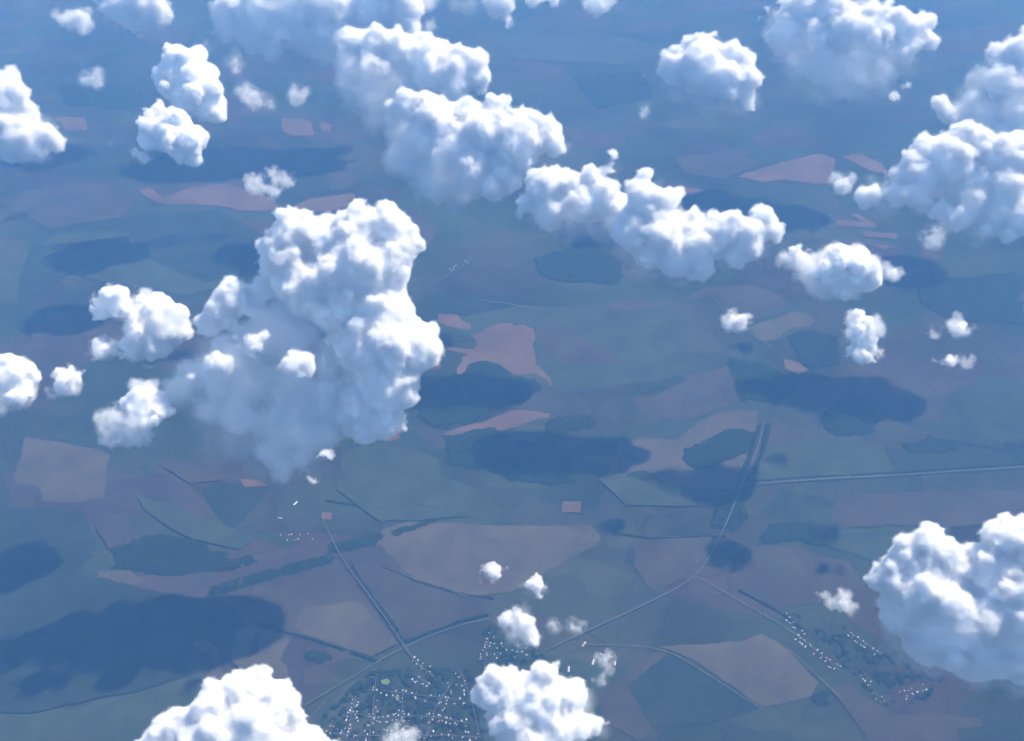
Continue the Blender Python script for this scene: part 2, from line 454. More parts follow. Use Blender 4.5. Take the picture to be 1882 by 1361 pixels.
for poly, mt in [
    ([(47,803),(110,813),(185,826),(203,836),(195,880),(193,915),(150,923),(75,920),(70,895),(25,885)], TAN),
    ([(425,1195),(437,1160),(465,1150),(475,1155),(460,1190),(455,1210),(475,1205),(480,1160),(520,1165),(533,1175),(520,1200),(515,1215),(528,1225),(528,1262),(485,1240),(445,1235),(425,1215)], TAN),
    ([(353,1182),(380,1178),(402,1195),(402,1215),(415,1245),(375,1250),(395,1225),(385,1200),(360,1195)], SOIL),
    ([(180,1050),(240,1048),(262,1065),(230,1080),(180,1075)], TAN),
    ([(370,900),(395,885),(500,890),(470,930),(430,972),(400,950)], CROP_AND_SHADE),
    ([(-40,1300),(50,1310),(150,1300),(200,1280),(300,1240),(350,1230),(420,1250),(330,1400),(-60,1400)], CROP),
    ([(700,975),(770,958),(880,965),(1085,965),(1105,985),(1080,1010),(1005,1050),(930,1090),(850,1095),(760,1065),(715,1035),(690,1010)], TAN),
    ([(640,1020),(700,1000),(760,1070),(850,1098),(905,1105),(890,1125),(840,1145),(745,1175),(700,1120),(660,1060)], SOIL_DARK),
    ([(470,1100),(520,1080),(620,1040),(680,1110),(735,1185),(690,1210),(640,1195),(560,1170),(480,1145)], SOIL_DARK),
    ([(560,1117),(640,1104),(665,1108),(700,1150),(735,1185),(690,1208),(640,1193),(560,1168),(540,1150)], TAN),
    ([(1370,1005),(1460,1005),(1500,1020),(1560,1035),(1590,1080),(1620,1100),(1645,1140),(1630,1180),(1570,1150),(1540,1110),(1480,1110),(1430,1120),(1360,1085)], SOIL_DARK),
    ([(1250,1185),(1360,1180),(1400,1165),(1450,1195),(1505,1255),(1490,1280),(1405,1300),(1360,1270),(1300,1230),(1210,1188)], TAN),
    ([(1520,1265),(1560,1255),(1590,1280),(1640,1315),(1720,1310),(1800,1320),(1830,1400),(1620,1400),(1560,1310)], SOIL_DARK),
    ([(1150,1255),(1230,1200),(1300,1235),(1400,1302),(1300,1330),(1200,1340)], CROP_AND_SHADE),
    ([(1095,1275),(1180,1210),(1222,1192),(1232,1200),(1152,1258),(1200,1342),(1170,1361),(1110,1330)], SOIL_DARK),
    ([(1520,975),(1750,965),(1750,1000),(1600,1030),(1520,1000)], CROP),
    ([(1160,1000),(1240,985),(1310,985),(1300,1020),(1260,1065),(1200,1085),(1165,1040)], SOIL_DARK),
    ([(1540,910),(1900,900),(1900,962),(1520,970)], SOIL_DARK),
    ([(518,217),(570,222),(580,248),(540,250),(520,240)], SOIL), ([(588,225),(612,230),(606,243),(590,240)], SOIL),
    ([(100,215),(155,215),(160,240),(120,240)], SOIL), ([(250,60),(350,55),(345,80),(270,85)], SOIL_DARK),
    ([(40,350),(180,345),(260,360),(220,400),(100,420),(40,400)], SOIL_DARK),
    ([(255,350),(275,345),(300,365),(350,345),(420,338),(500,365),(525,385),(440,388),(400,378),(290,375)], SOIL),
    ([(525,385),(570,365),(650,355),(655,375),(600,390)], SOIL), ([(600,320),(650,310),(650,345),(610,350)], SOIL_DARK),
    ([(1355,325),(1400,310),(1450,295),(1505,283),(1535,292),(1530,335),(1500,340),(1440,330),(1400,335)], SOIL),
    ([(1545,287),(1580,282),(1620,300),(1635,320),(1600,315)], SOIL), ([(1240,340),(1295,350),(1270,360),(1250,355)], SOIL),
    ([(1700,335),(1745,345),(1740,362),(1705,362)], SOIL), ([(1535,404),(1600,410),(1610,418),(1540,417)], SOIL),
    ([(1560,394),(1578,394),(1610,412),(1600,414)], SOIL), ([(1585,425),(1650,430),(1645,440),(1590,436)], SOIL),
    ([(1510,450),(1545,445),(1545,460),(1515,465)], SOIL), ([(1595,450),(1635,452),(1625,460)], SOIL),
    ([(1690,450),(1730,455),(1730,480),(1690,480)], SOIL_DARK), ([(700,400),(760,385),(805,425),(790,450),(770,470)], SOIL_DARK),
    ([(1035,922),(1068,922),(1066,943),(1032,943)], SOIL), ([(440,880),(465,882),(495,893),(450,896)], SOIL),
    ([(592,942),(611,943),(609,956),(590,955)], SOIL), ([(-20,640),(55,645),(70,690),(-20,690)], SOIL_DARK),
    ([(100,430),(200,425),(330,440),(420,520),(350,545),(200,520),(60,480)], CROP),
    ([(0,480),(60,490),(50,560),(0,560)], CROP), ([(250,910),(330,935),(400,960),(470,990),(440,1010),(350,990),(270,940)], CROP),
    ([(175,960),(230,940),(260,990),(200,1010)], SOIL_DARK), ([(380,840),(420,880),(350,890),(300,860)], SOIL_DARK),
    ([(630,830),(700,815),(800,840),(820,880),(880,900),(860,950),(700,960),(620,900)], CROP),
    ([(900,60),(1150,70),(1250,95),(1150,120),(950,110)], CROP), ([(1700,60),(1882,40),(1882,90),(1740,100)], SOIL_DARK),
    ([(1240,290),(1340,280),(1400,300),(1330,330),(1260,320)], SOIL_DARK), ([(400,270),(600,280),(640,310),(500,330),(400,310)], SOIL_DARK),
    ([(1100,880),(1130,870),(1200,890),(1300,900),(1290,930),(1150,930)], CROP),
    ([(230,400),(400,385),(480,430),(480,500),(380,520),(260,470)], CROP_AND_SHADE),
    ([(60,450),(180,445),(200,480),(130,500),(50,560),(60,620),(30,600),(40,500)], CROP_AND_SHADE),
    ([(-60,1085),(120,1050),(300,1090),(430,1115),(462,1160),(385,1230),(250,1272),(60,1312),(-60,1300)], CROP_AND_SHADE),  # not a crop: painted ground shadow of the largest cloud
    ([(-60,930),(60,935),(150,940),(180,1000),(140,1050),(-60,1080)], CROP_AND_SHADE),  # upper part of the same cloud shadow, painted as a dark sheet
    ([(425,1195),(437,1160),(465,1150),(475,1155),(460,1190),(455,1210),(475,1205),(480,1160),(520,1165),(533,1175),(520,1200),(515,1215),(528,1225),(528,1262),(485,1240),(445,1235),(425,1215)], TAN),
    ([(353,1182),(380,1178),(402,1195),(402,1215),(415,1245),(375,1250),(395,1225),(385,1200),(360,1195)], TAN),
    ([(1760,1340),(1900,1320),(1900,1380),(1770,1380)], CROP_AND_SHADE),  # dark sheet painted for the cloud shadow in the lower right corner
]:
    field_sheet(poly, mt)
field_sheet([(700,1252),(712,1248),(718,1254),(712,1260),(702,1258)], MEADOW, 'meadow')
field_sheet([(726,1280),(734,1280),(733,1290),(728,1288)], MEADOW, 'meadow')

for line, w in [
    ([(560,1298),(640,1250),(740,1190),(840,1150),(900,1138)], 20), ([(985,1205),(1080,1160),(1200,1105),(1275,1065),(1300,1030),(1330,975),(1360,900),(1395,820),(1405,770)], 20),
    ([(590,950),(605,980),(630,1030),(690,1110),(745,1190),(765,1220),(800,1245)], 16), ([(1360,892),(1500,882),(1640,875),(1900,858)], 24),
    ([(1285,1062),(1350,1100),(1430,1145),(1480,1180),(1545,1235)], 14), ([(1060,1185),(1215,1188),(1300,1240),(1400,1305)], 12),
    ([(1310,545),(1345,592),(1420,640)], 24), ([(880,552),(940,560),(1000,572)], 24), ([(800,520),(850,490),(870,470)], 24),
    ([(692,1240),(688,1290),(678,1361),(675,1400)], 12), ([(832,1255),(800,1300),(782,1361),(775,1390)], 14), ([(655,1280),(635,1361)], 14),
    ([(640,1310),(700,1322),(780,1315),(860,1330)], 9), ([(700,1270),(780,1280),(870,1290)], 8), ([(560,1330),(600,1290)], 14),
    ([(610,1350),(690,1354),(790,1352),(885,1356)], 9), ([(845,1232),(870,1300),(880,1350)], 9), ([(742,1270),(738,1320),(728,1361)], 9), ([(762,1242),(795,1262)], 9), ([(905,1160),(893,1190),(890,1240)], 8), ([(1555,1160),(1620,1205)], 9), ([(1580,1225),(1620,1295)], 9), ([(1450,1195),(1520,1260),(1560,1300)], 10),
]:
    road(line, w * .75 if w > 10 else w * .9, mat=TRACK if w <= 14 else None)

for line, w, lab in [
    ([(640,1035),(690,1103),(742,1178)], 60, 'dark tree belt along the road running down to the crossroads'),
    ([(480,1146),(520,1160),(560,1170),(640,1196),(690,1215)], 45, 'thin curving tree belt below the violet fields left of the crossroads'),
    ([(750,1180),(840,1143),(895,1130)], 45, 'tree belt on the upper side of the road right of the crossroads'),
    ([(614,1008),(700,988),(788,959)], 165, 'straight dark wood strip on the upper side of the tan field'),
    ([(395,1086),(480,1060),(602,1028)], 150, 'straight dark wood strip left of the road'),
    ([(690,1205),(735,1183)], 40, 'short tree belt just left of the crossroads'),
    ([(1375,885),(1500,876),(1640,869),(1890,852)], 45, 'long tree belt beside the level road at the right'),
    ([(1352,895),(1385,820),(1396,775)], 60, 'left one of two tree belts either side of the steep road'),
    ([(1380,890),(1402,825),(1412,780)], 60, 'right one of two tree belts either side of the steep road'),
    ([(700,1040),(750,1062),(800,1082),(905,1100)], 28, 'faint hedge line under the large tan field'),
    ([(1130,980),(1200,990),(1330,985)], 40, 'hedge line left of the bend in the long road'),
    ([(1360,1085),(1440,1130),(1480,1160)], 30, 'hedge beside the lane to the village strip'),
    ([(600,920),(700,935),(760,925),(850,945)], 40, 'winding line of trees along a stream bed'),
]:
    belt(line, w, lab)

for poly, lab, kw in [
    ([(400,790),(640,700),(760,640),(860,655),(1050,760),(1080,800),(980,860),(780,880),(800,930),(700,975),(560,1020),(480,1000),(400,960)], 'dark tree canopy standing in for cloud shadow between the two reddish fields in the middle', A),  # dark canopy where only the cloud bank's shadow lies
    ([(540,1040),(700,1010),(880,1015),(900,1060),(1060,1070),(1120,1060),(1160,1100),(1240,1130),(1260,1290),(1150,1300),(1000,1290),(880,1250),(700,1240),(590,1190),(560,1100)], 'large dark tree canopy standing in for cloud shadow below the narrow reddish field', A),  # more of the bank's shadow, put in as dark tree cover
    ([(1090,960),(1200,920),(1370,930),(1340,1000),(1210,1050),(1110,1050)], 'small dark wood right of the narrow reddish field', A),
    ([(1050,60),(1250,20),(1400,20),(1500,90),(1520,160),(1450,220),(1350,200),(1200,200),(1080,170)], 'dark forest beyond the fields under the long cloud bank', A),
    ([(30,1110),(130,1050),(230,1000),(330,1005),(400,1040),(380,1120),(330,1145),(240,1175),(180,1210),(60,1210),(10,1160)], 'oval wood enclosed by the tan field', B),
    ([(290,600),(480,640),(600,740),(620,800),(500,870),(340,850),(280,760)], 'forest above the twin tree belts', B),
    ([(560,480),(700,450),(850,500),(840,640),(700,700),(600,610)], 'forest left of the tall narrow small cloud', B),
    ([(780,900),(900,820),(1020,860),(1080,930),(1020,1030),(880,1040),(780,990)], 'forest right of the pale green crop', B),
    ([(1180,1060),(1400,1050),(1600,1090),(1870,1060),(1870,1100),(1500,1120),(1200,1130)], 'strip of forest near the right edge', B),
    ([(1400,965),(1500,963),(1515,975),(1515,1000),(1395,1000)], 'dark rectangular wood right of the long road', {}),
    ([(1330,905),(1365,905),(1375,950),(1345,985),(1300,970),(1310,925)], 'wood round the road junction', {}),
    ([(200,1000),(330,990),(420,1020),(480,1040),(300,1060),(210,1040)], 'dark tree canopy added to fill out the cloud shadow at the lower left', {}),  # tree cover added to darken the largest cloud's shadow
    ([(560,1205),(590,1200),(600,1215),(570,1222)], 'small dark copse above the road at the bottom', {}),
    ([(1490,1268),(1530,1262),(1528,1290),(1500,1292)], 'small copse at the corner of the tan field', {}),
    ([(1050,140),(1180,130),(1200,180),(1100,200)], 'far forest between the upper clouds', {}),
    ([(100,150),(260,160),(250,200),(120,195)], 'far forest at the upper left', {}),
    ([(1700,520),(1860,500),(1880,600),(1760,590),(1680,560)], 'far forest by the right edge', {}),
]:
    forest(poly, lab, **kw)

def garden_trees(poly, label, cover=.55):
    pts = np.array([at(x, y)[:2] for x, y in poly])
    def keep(P):
        return inside(pts, P) & (val2(P, 42, 5) * .6 + val2(P, 130, 6) * .4 > cover)
    return canopy('garden_trees', keep, pts.min(0), pts.max(0), 13., 77, label)
garden_trees([(600,1300),(680,1235),(760,1225),(860,1230),(900,1300),(900,1400),(560,1400)], 'garden and street trees spread between the houses of the town')
garden_trees([(875,1150),(990,1150),(1000,1210),(880,1240)], 'trees between the houses by the small rounded cloud')
garden_trees([(1430,1120),(1480,1140),(1560,1235),(1620,1300),(1700,1290),(1740,1240),(1660,1200),(1610,1200),(1550,1150)], 'trees round the village strips at lower right', .6)

# ------------------------------------------------------------------ houses
def simple(name, col, rough=.5, metal=0.0):
    m, nt, out = new_mat(name)
    b = nt.nodes.new('ShaderNodeBsdfPrincipled')
    n = nt.nodes.new('ShaderNodeTexNoise'); n.inputs['Scale'].default_value = .8; n.inputs['Detail'].default_value = 4
    r = nt.nodes.new('ShaderNodeValToRGB')
    r.color_ramp.elements[0].color = (*[c * .75 for c in col], 1); r.color_ramp.elements[1].color = (*[min(1, c * 1.15) for c in col], 1)
    nt.links.new(n.outputs['Fac'], r.inputs[0]); nt.links.new(r.outputs[0], b.inputs['Base Color'])
    b.inputs['Roughness'].default_value = rough; b.inputs['Metallic'].default_value = metal
    nt.links.new(b.outputs[0], out.inputs['Surface'])
    return m
ROOFS = [simple('pale_metal_roof', (.47, .48, .5), .4), simple('weathered_grey_roof', (.42, .43, .45), .5), simple('rusty_red_roof', (.38, .2, .16), .6)]
WALLM = simple('plastered_wall', (.5, .47, .42), .8)

def house_mesh(w, l, h, roof):
    e = .8; rh = w * .32
    v = [(-w/2,-l/2,0),(w/2,-l/2,0),(w/2,l/2,0),(-w/2,l/2,0),(-w/2,-l/2,h),(w/2,-l/2,h),(w/2,l/2,h),(-w/2,l/2,h),
         (0,-l/2,h+rh-.3),(0,l/2,h+rh-.3)]
    f = [(0,1,5,4),(1,2,6,5),(2,3,7,6),(3,0,4,7),(4,5,8),(6,7,9)]
    n = len(v); W, L2 = w/2+e, l/2+e; ez = h - e*.64
    for t in (0, .35):
        v += [(-W,-L2,ez+t),(W,-L2,ez+t),(W,L2,ez+t),(-W,L2,ez+t),(0,-L2,h+rh+t),(0,L2,h+rh+t)]
    a, b = n, n + 6
    f += [(b,b+4,b+5,b+3),(b+4,b+1,b+2,b+5),(a,a+3,a+5,a+4),(a+4,a+5,a+2,a+1),(a,b,b+3,a+3),(a+1,a+2,b+2,b+1),
          (a,a+4,b+4,b),(a+4,a+1,b+1,b+4),(a+3,b+3,b+5,a+5),(a+5,b+5,b+2,a+2)]
    me = bpy.data.meshes.new('house')
    me.from_pydata(v, [], f)
    me.materials.append(WALLM); me.materials.append(roof)
    for i, p in enumerate(me.polygons): p.material_index = 1 if i >= 6 else 0
    return me
HOUSES = [house_mesh(w, l, 4.5, r) for w, l in ((11, 14), (13, 19), (16, 24)) for r in (ROOFS[0], ROOFS[1], ROOFS[1], ROOFS[2])]
SHEDS = [house_mesh(22, 75, 7, ROOFS[0]), house_mesh(18, 55, 6, ROOFS[1])]
rh = random.Random(11)

def put_house(px, py, me, rz, label, group, name='house', cat='house'):
    p = at(px, py, 0)
    o = bpy.data.objects.new(name, me); COL.objects.link(o)
    o.location = (p[0], p[1], 0.0); o.rotation_euler = (0, 0, rz)
    o['label'] = label; o['category'] = cat
    if group: o['group'] = group
    return o
spots = []
def row(a, b, n, off, label, group, both=True, big=.3):
    A_, B_ = at(*a), at(*b)
    d = (B_ - A_)[:2]; L = np.linalg.norm(d); d /= L; q = np.array([-d[1], d[0]])
    for i in range(n):
        for sd in ((-1, 1) if both else (1,)):
            if rh.random() < .28: continue
            t = (i + rh.random() * .7) / n * L
            p = A_[:2] + d * (t + rh.gauss(0, 9)) + q * sd * (off + abs(rh.gauss(0, 16)))
            if any(abs(p[0] - s[0]) + abs(p[1] - s[1]) < 26 for s in spots): continue
            spots.append(p)
            me = HOUSES[rh.randrange(8, 12) if rh.random() < big else rh.randrange(0, 8)]
            o = bpy.data.objects.new('house', me); COL.objects.link(o)
            o.location = (p[0], p[1], 0.0)
            o.rotation_euler = (0, 0, math.atan2(d[1], d[0]) + rh.choice((0, PI / 2)) + rh.gauss(0, .2))
            o['label'] = label; o['category'] = 'house'; o['group'] = group
for a, b, n, lab in [
    ((692,1240),(678,1361),13,'house along the steep street left of the bright green meadow'), ((832,1255),(782,1361),14,'house along the slanting street nearest the lower middle cloud'),
    ((655,1285),(630,1361),8,'house along the short street beside the lower left cloud'), ((640,1312),(700,1322),6,'house on the cross street at the left end of the town'),
    ((700,1322),(780,1315),7,'house on the cross street in the middle of the town'), ((780,1315),(860,1330),8,'house on the cross street at the right end of the town'),
    ((700,1270),(780,1280),7,'house on the upper cross street just below the meadow'), ((780,1280),(870,1290),8,'house on the upper cross street near the lower middle cloud'),
    ((600,1340),(680,1350),6,'house at the bottom edge by the lower left cloud'), ((700,1345),(780,1350),7,'house at the bottom edge in the middle of the town'),
    ((800,1345),(880,1352),7,'house at the bottom edge under the lower middle cloud'), ((845,1235),(870,1300),6,'house on the lane running up beside the lower middle cloud'),
    ((740,1290),(730,1355),7,'house on the lane below the smaller meadow'), ((760,1245),(790,1260),5,'house just below the row that leaves the crossroads')]:
    row(a, b, int(n * 1.5), 20, lab, 'town: ' + lab.replace('house', 'houses'))
V2 = ('house in the northern quarter around the small round cloud', 'houses of the quarter by the small cloud')
row((760,1212), (806,1240), 9, 20, 'house in the row beside the road leaving the crossroads towards the town', 'houses beside the crossroads road')
for a, b, n in [((905,1158),(893,1195),7), ((893,1195),(885,1215),4), ((915,1180),(925,1205),4), ((930,1190),(985,1198),6), ((910,1205),(960,1205),4)]:
    row(a, b, n, 20, *V2)
row((1440,1128), (1480,1170), 7, 18, 'house at the upper end of the longest village strip at lower right', 'upper houses of the long village strip')
row((1465,1172), (1545,1232), 18, 24, 'house in the bright lower half of the longest village strip at lower right', 'lower houses of the long village strip', big=.6)
row((1555,1162), (1618,1205), 12, 20, 'house in the second village strip near the lower right cloud', 'houses of the second village strip')
row((1585,1238), (1622,1292), 9, 20, 'house in the short village strip below the other two', 'houses of the short village strip')
row((1655,1280), (1705,1258), 6, 24, 'house in the scattered hamlet under the lower right cloud', 'houses of the scattered hamlet')
row((818,500), (860,480), 6, 30, 'far house beside the pale lane right of the largest cloud', 'far houses by the pale lane', big=1)
put_house(1073, 1184, SHEDS[0], 2.5, 'long white shed alone above the works yard', None, 'shed', 'shed')
put_house(1090, 1217, SHEDS[0], 2.85, 'long white shed at the left side of the works yard', None, 'shed', 'shed')
put_house(1045, 1230, SHEDS[0], 3.05, 'long low white shed just off the tip of the lower middle cloud', None, 'shed', 'shed')
put_house(1106, 1203, SHEDS[1], 1.2, 'narrow shed at the upper left of the works yard', None, 'shed', 'shed')
put_house(1122, 1206, SHEDS[1], 1.3, 'narrow shed at the upper right of the works yard', None, 'shed', 'shed')
put_house(1130, 1219, SHEDS[1], 3.0, 'low shed at the right end of the works yard', None, 'shed', 'shed')
put_house(515, 952, SHEDS[1], 1.4, 'single pale building above the farmstead left of the road', None, 'shed', 'shed')
put_house(543, 925, SHEDS[0], 2.6, 'long pale barn just under the tip of the largest cloud', None, 'barn', 'barn')
row((515,988), (580,984), 8, 40, 'farm building in the farmstead left of the road', 'farmstead buildings', big=.7)
put_house(436, 1145, SHEDS[1], .1, 'lone pale building beside the tan field at lower left', None, 'barn', 'barn')

# ------------------------------------------------------------------ clouds
VM = {}
def vapour(kind, px, band, dv=1.0):
    key = (kind, round(math.log(px) * 4), band, dv)
    if key not in VM:
        if kind == 'vapour':
            m = vapour_mat('cloud_vapour', 0.60 / px, px, .88 if band == 10 else 1.15, .36, .48, 13 * band / 10. + 2.5, 5.5, 1.0)
        else:
            m = vapour_mat('thin_cloud_vapour', dv * 0.024 / px, px, .8, .34, 1.0, 13 * band / 10. + 6, 2.5, 5.0)
            if band <= 5: m = vapour_mat('wisp_vapour', dv * 0.12 / px, px, 1.1, .5, .8, 6.5, 3.5, 2.5)
            if kind == 'body': m = vapour_mat('shaded_vapour', 0.18 / px, px, .7, .26, .9, 24, 3, 2.5)
        VM[key] = m
    return VM[key]

def fog_nodes(mat, voxel, band):
    g = bpy.data.node_groups.new('fog_fill', 'GeometryNodeTree')
    g.interface.new_socket('Geometry', in_out='INPUT', socket_type='NodeSocketGeometry')
    g.interface.new_socket('Geometry', in_out='OUTPUT', socket_type='NodeSocketGeometry')
    i = g.nodes.new('NodeGroupInput'); o = g.nodes.new('NodeGroupOutput')
    m = g.nodes.new('GeometryNodeMeshToVolume')
    m.resolution_mode = 'VOXEL_SIZE'
    m.inputs['Density'].default_value = 1.0
    m.inputs['Voxel Size'].default_value = voxel
    m.inputs['Interior Band Width'].default_value = band
    s = g.nodes.new('GeometryNodeSetMaterial'); s.inputs['Material'].default_value = mat
    g.links.new(i.outputs[0], m.inputs['Mesh']); g.links.new(m.outputs[0], s.inputs[0]); g.links.new(s.outputs[0], o.inputs[0])
    return g

def cloud(label, puffs=(), thin=(), body=(), tilt=46., seed=1, zb=2200., group=None, name=None, dv=1.0, band=None):
    """puffs: (x, y, radius[, forward]) as read off the photograph, standing on a body that leans back from its base"""
    rs = np.random.RandomState(seed)
    allp = list(puffs) + list(thin) + list(body)
    low = max(allp, key=lambda p: p[1] + p[2])
    base = at(low[0], low[1], zb)
    fh = np.array([base[0], base[1], 0.]); fh /= np.linalg.norm(fh)
    fh = np.array([0, 1., 0]) * .6 + fh * .4; fh /= np.linalg.norm(fh)
    right = np.array([fh[1], -fh[0], 0.])
    up = fh * math.cos(R(tilt)) + np.array([0, 0, 1.]) * math.sin(R(tilt))
    nrm = np.cross(right, up)
    def place(p):
        d = ray(p[0], p[1])
        t = np.dot(base - EYE, nrm) / np.dot(d, nrm)
        pos = EYE + d * t
        r = p[2] / PW * 2 * HALF * t
        if len(p) > 3:
            pos = pos - d / np.linalg.norm(d) * r * p[3]
        return pos, r
    big = max(p[2] for p in allp)
    band = band or (10 if big > 28 else (7 if big > 17 else 4))
    px = np.linalg.norm(base - EYE) * 2 * HALF / 1024
    vox = (1.5 if big > 28 else 1.1) * px
    root = bpy.data.objects.new(name or ('cumulus_cloud' if big > 24 else 'small_cloud'), None)
    root.location = base
    root['label'] = label
    root['category'] = 'cloud'
    if group: root['group'] = group
    COL.objects.link(root)
    def emit(kind, ps, kids0, swell):
        out = []
        for p in ps:
            kids = 4 if len(p) > 3 and p[3] < 0 else kids0
            c, r = place(p)
            r *= swell
            out.append([*c, r * .88])
            for _ in range(kids):
                v = rs.normal(size=3); v /= np.linalg.norm(v)
                if v[2] < -.3: v[2] *= -1
                rr = r * (rs.uniform(.2, .45) if band == 10 else rs.uniform(.2, .6))
                out.append([*(c + v * (r * (1.02 if band == 10 else 1.12 if band == 7 else 1.3) - rr * .8)), rr])
        g, lo = field(np.array(out), vox, 4 * px + 3 * vox)
        if kind == 'body':
            jobs = (('shaded_body', vapour('body', px, band), -.5 * px, band * 1.6),)
        elif kind == 'veil':
            jobs = (('veil', vapour('veil', px, band, dv), -.5 * px, band * 1.3),)
            if not puffs: jobs += (('core', FILM, -2.0 * px, 0),)
        else:
            jobs = (('vapour', vapour('vapour', px, band), -.8 * px, band), ('core', CORE if band > 4 else FILM, -(8.5 if band == 10 else band * .97 if band > 4 else 2.5) * px, 0))
        for nm, mt, iso, bw in jobs:
            pts, quads = polygons(g, lo, vox, iso)
            if pts is None: continue
            n = normals(g, pts, lo, vox)
            if nm == 'core':
                pts = pts + n * (billow(pts, px, seed) * .5)[:, None]
            else:
                pts = pts + n * (billow(pts, px, seed) * (.9 if band == 10 else .5))[:, None]
            sh = np.array([7.3, 11.9, 5.1]) * {'veil': 1, 'shaded_body': 2.3}.get(nm, 0)
            ob = mesh_obj(nm, pts - base - sh, quads, mt, root, True)
            ob.location = sh
            STAT[0] += 2 * len(quads)
            if nm != 'core':
                md = ob.modifiers.new('fog', 'NODES'); md.node_group = fog_nodes(mt, vox * {'veil': 1.37, 'shaded_body': 1.61}.get(nm, 1.0), bw * px)
    sw = {10: 1.15, 7: 1.42, 5: 1.38, 4: 1.7}[band]
    if puffs: emit('vapour', puffs, 12, sw)
    if thin: emit('veil', thin, 9, {10: 1.1, 7: 1.3, 5: 1.35, 4: 1.7}[band])
    if body: emit('body', body, 3, 1.1)
    return root

SC = 'scattered small clouds'
cloud('towering white cumulus, largest of all, with a shadowed lower left side',
 [(545,425,45),(525,470,48),(600,440,42),(660,430,48),(710,425,45),(735,450,40),(650,490,68),(700,490,60),(580,530,62),(525,515,42),(620,560,60),(690,560,60),
 (430,545,33),(398,572,30),(385,600,24),(460,560,30),(420,590,22),(660,630,62),(700,620,72),(760,640,50),(785,610,20),(800,640,18),
 (700,710,62),(740,690,40),(700,770,40),(668,785,34),(660,740,45),(598,840,15,6),(578,880,11,9),(590,862,8,11),(600,660,38),(600,720,52,-.5),(480,535,30),(430,600,20),(375,590,20),(410,560,26),
 (405,672,26,2.8),(350,690,10,7),(548,674,29,2.4),(470,632,22,3),(440,625,10,6),(385,680,16,4.5),(500,650,12,5)],
 thin=[(400,640,55),(350,690,50),(450,620,55),(520,620,75),(560,600,60),(440,700,80),(540,720,85),(610,720,70),(560,800,70),(470,790,75),(390,750,60),(400,815,50),(320,730,45),(570,850,45),(480,850,45)],
 body=[(605,790,42,-.1),(560,790,55,-.1),(600,740,50,-.1),(400,690,50,-.1),(355,682,34,-.1),(440,760,50,-.1),(500,830,38,-.1),(555,845,30,-.1),(385,755,36,-.1),(540,620,62,-.1),(470,620,45,-.1),(540,710,55,-.1),(455,690,55,-.1),(520,780,50,-.1),(430,650,55,-.1),(330,720,35,-.1),(520,860,34,-.1),(570,875,16,-.1),(500,585,46,-.1),(560,630,52,-.2)], seed=3, tilt=55, dv=.35, zb=1750.)
cloud('bright heaped cloud cut by the bottom edge, lower left', [(440,1275,38),(470,1265,35),(400,1300,50),(330,1335,42),(305,1340,34),(500,1305,50),(545,1315,22),(460,1340,70),(380,1365,70),(290,1375,40),(560,1375,45),(600,1390,35),(280,1350,20),(470,1400,80),(350,1410,70)],
 thin=[(565,1320,18),(575,1300,10),(620,1375,25)], seed=5)
cloud('white cloud at the bottom edge beside the town', [(920,1265,40),(895,1278,26),(1000,1250,36),(985,1290,55),(1045,1280,32),(950,1320,50),(1040,1335,45),(1085,1335,22),(1112,1332,9),(1000,1350,60),(975,1375,60),(940,1240,20)],
 thin=[(905,1320,35),(1070,1300,35),(920,1350,40),(1100,1340,25)], seed=6)
cloud('small rounded cloud over the northern edge of the town', [(960,1150,24),(932,1140,18),(975,1170,20),(950,1128,14)], thin=[(955,1160,42),(925,1140,26),(985,1175,24),(965,1125,20)], seed=7)
cloud('little cloud tilted above the rounded one near the tan field', [(985,1075,15),(990,1092,10)], thin=[(985,1082,22),(960,1078,14),(992,1098,12)], seed=8, group=SC)
cloud('tiny round puff over the large tan field', [(907,1050,8)], thin=[(907,1051,14)], seed=9, group=SC)
cloud('heaped bright cloud leaning in from the lower right edge',
 [(1710,1002,40),(1675,1028,42),(1738,1025,40),(1642,1060,40),(1612,1065,22),(1690,1080,65),(1740,1080,55),(1790,1018,28),(1805,1030,28),(1850,990,45),(1832,978,26),(1875,975,32),(1820,1060,60),(1870,1050,50),
 (1665,1115,50),(1750,1140,85),(1850,1130,80),(1710,1175,50),(1790,1190,65),(1870,1190,65),(1830,1208,38,.8),(1880,1225,38),(1750,1150,18,4),(1910,1100,80),(1920,1000,50)],
 thin=[(1660,1150,55),(1665,1195,40),(1720,1215,50),(1800,1235,50),(1870,1250,45),(1640,1110,40),(1700,1230,30)], seed=10, tilt=54)
cloud('tall cloud cut by the left edge in the upper left', [(20,150,24),(12,190,45),(50,215,28),(62,192,10),(30,248,45),(80,250,26),(102,262,18),(62,268,28),(20,278,20),(-20,230,50)], thin=[(50,250,60),(100,262,22)], seed=11)
cloud('pointed cloud, upper right one of the leaning pair', [(338,102,11),(322,128,26),(345,140,33),(352,170,36),(380,190,28),(395,205,18),(330,155,22)], seed=12, band=5)
cloud('pointed cloud, lower left one of the leaning pair', [(290,203,13),(287,225,20),(308,245,30),(335,265,28),(352,285,18),(325,255,25),(360,297,11)], seed=13, band=5)
cloud('ragged small cloud left below the leaning pair', [(250,282,11),(268,292,12)], thin=[(250,282,16),(265,294,20),(235,300,15),(282,298,10),(205,265,8)], seed=14, group=SC)
cloud('white cloud touching the top edge, upper left', [(215,12,32),(262,12,42),(290,28,24),(240,22,36),(200,-20,40),(256,64,12,1)], thin=[(215,20,42),(265,30,46),(245,66,18),(272,62,14),(300,20,30)], seed=15)
cloud('flat small cloud left of the one at the top edge', [(130,40,9),(148,40,9)], thin=[(125,42,15),(150,40,16),(112,36,9),(140,30,12)], seed=16, group=SC)
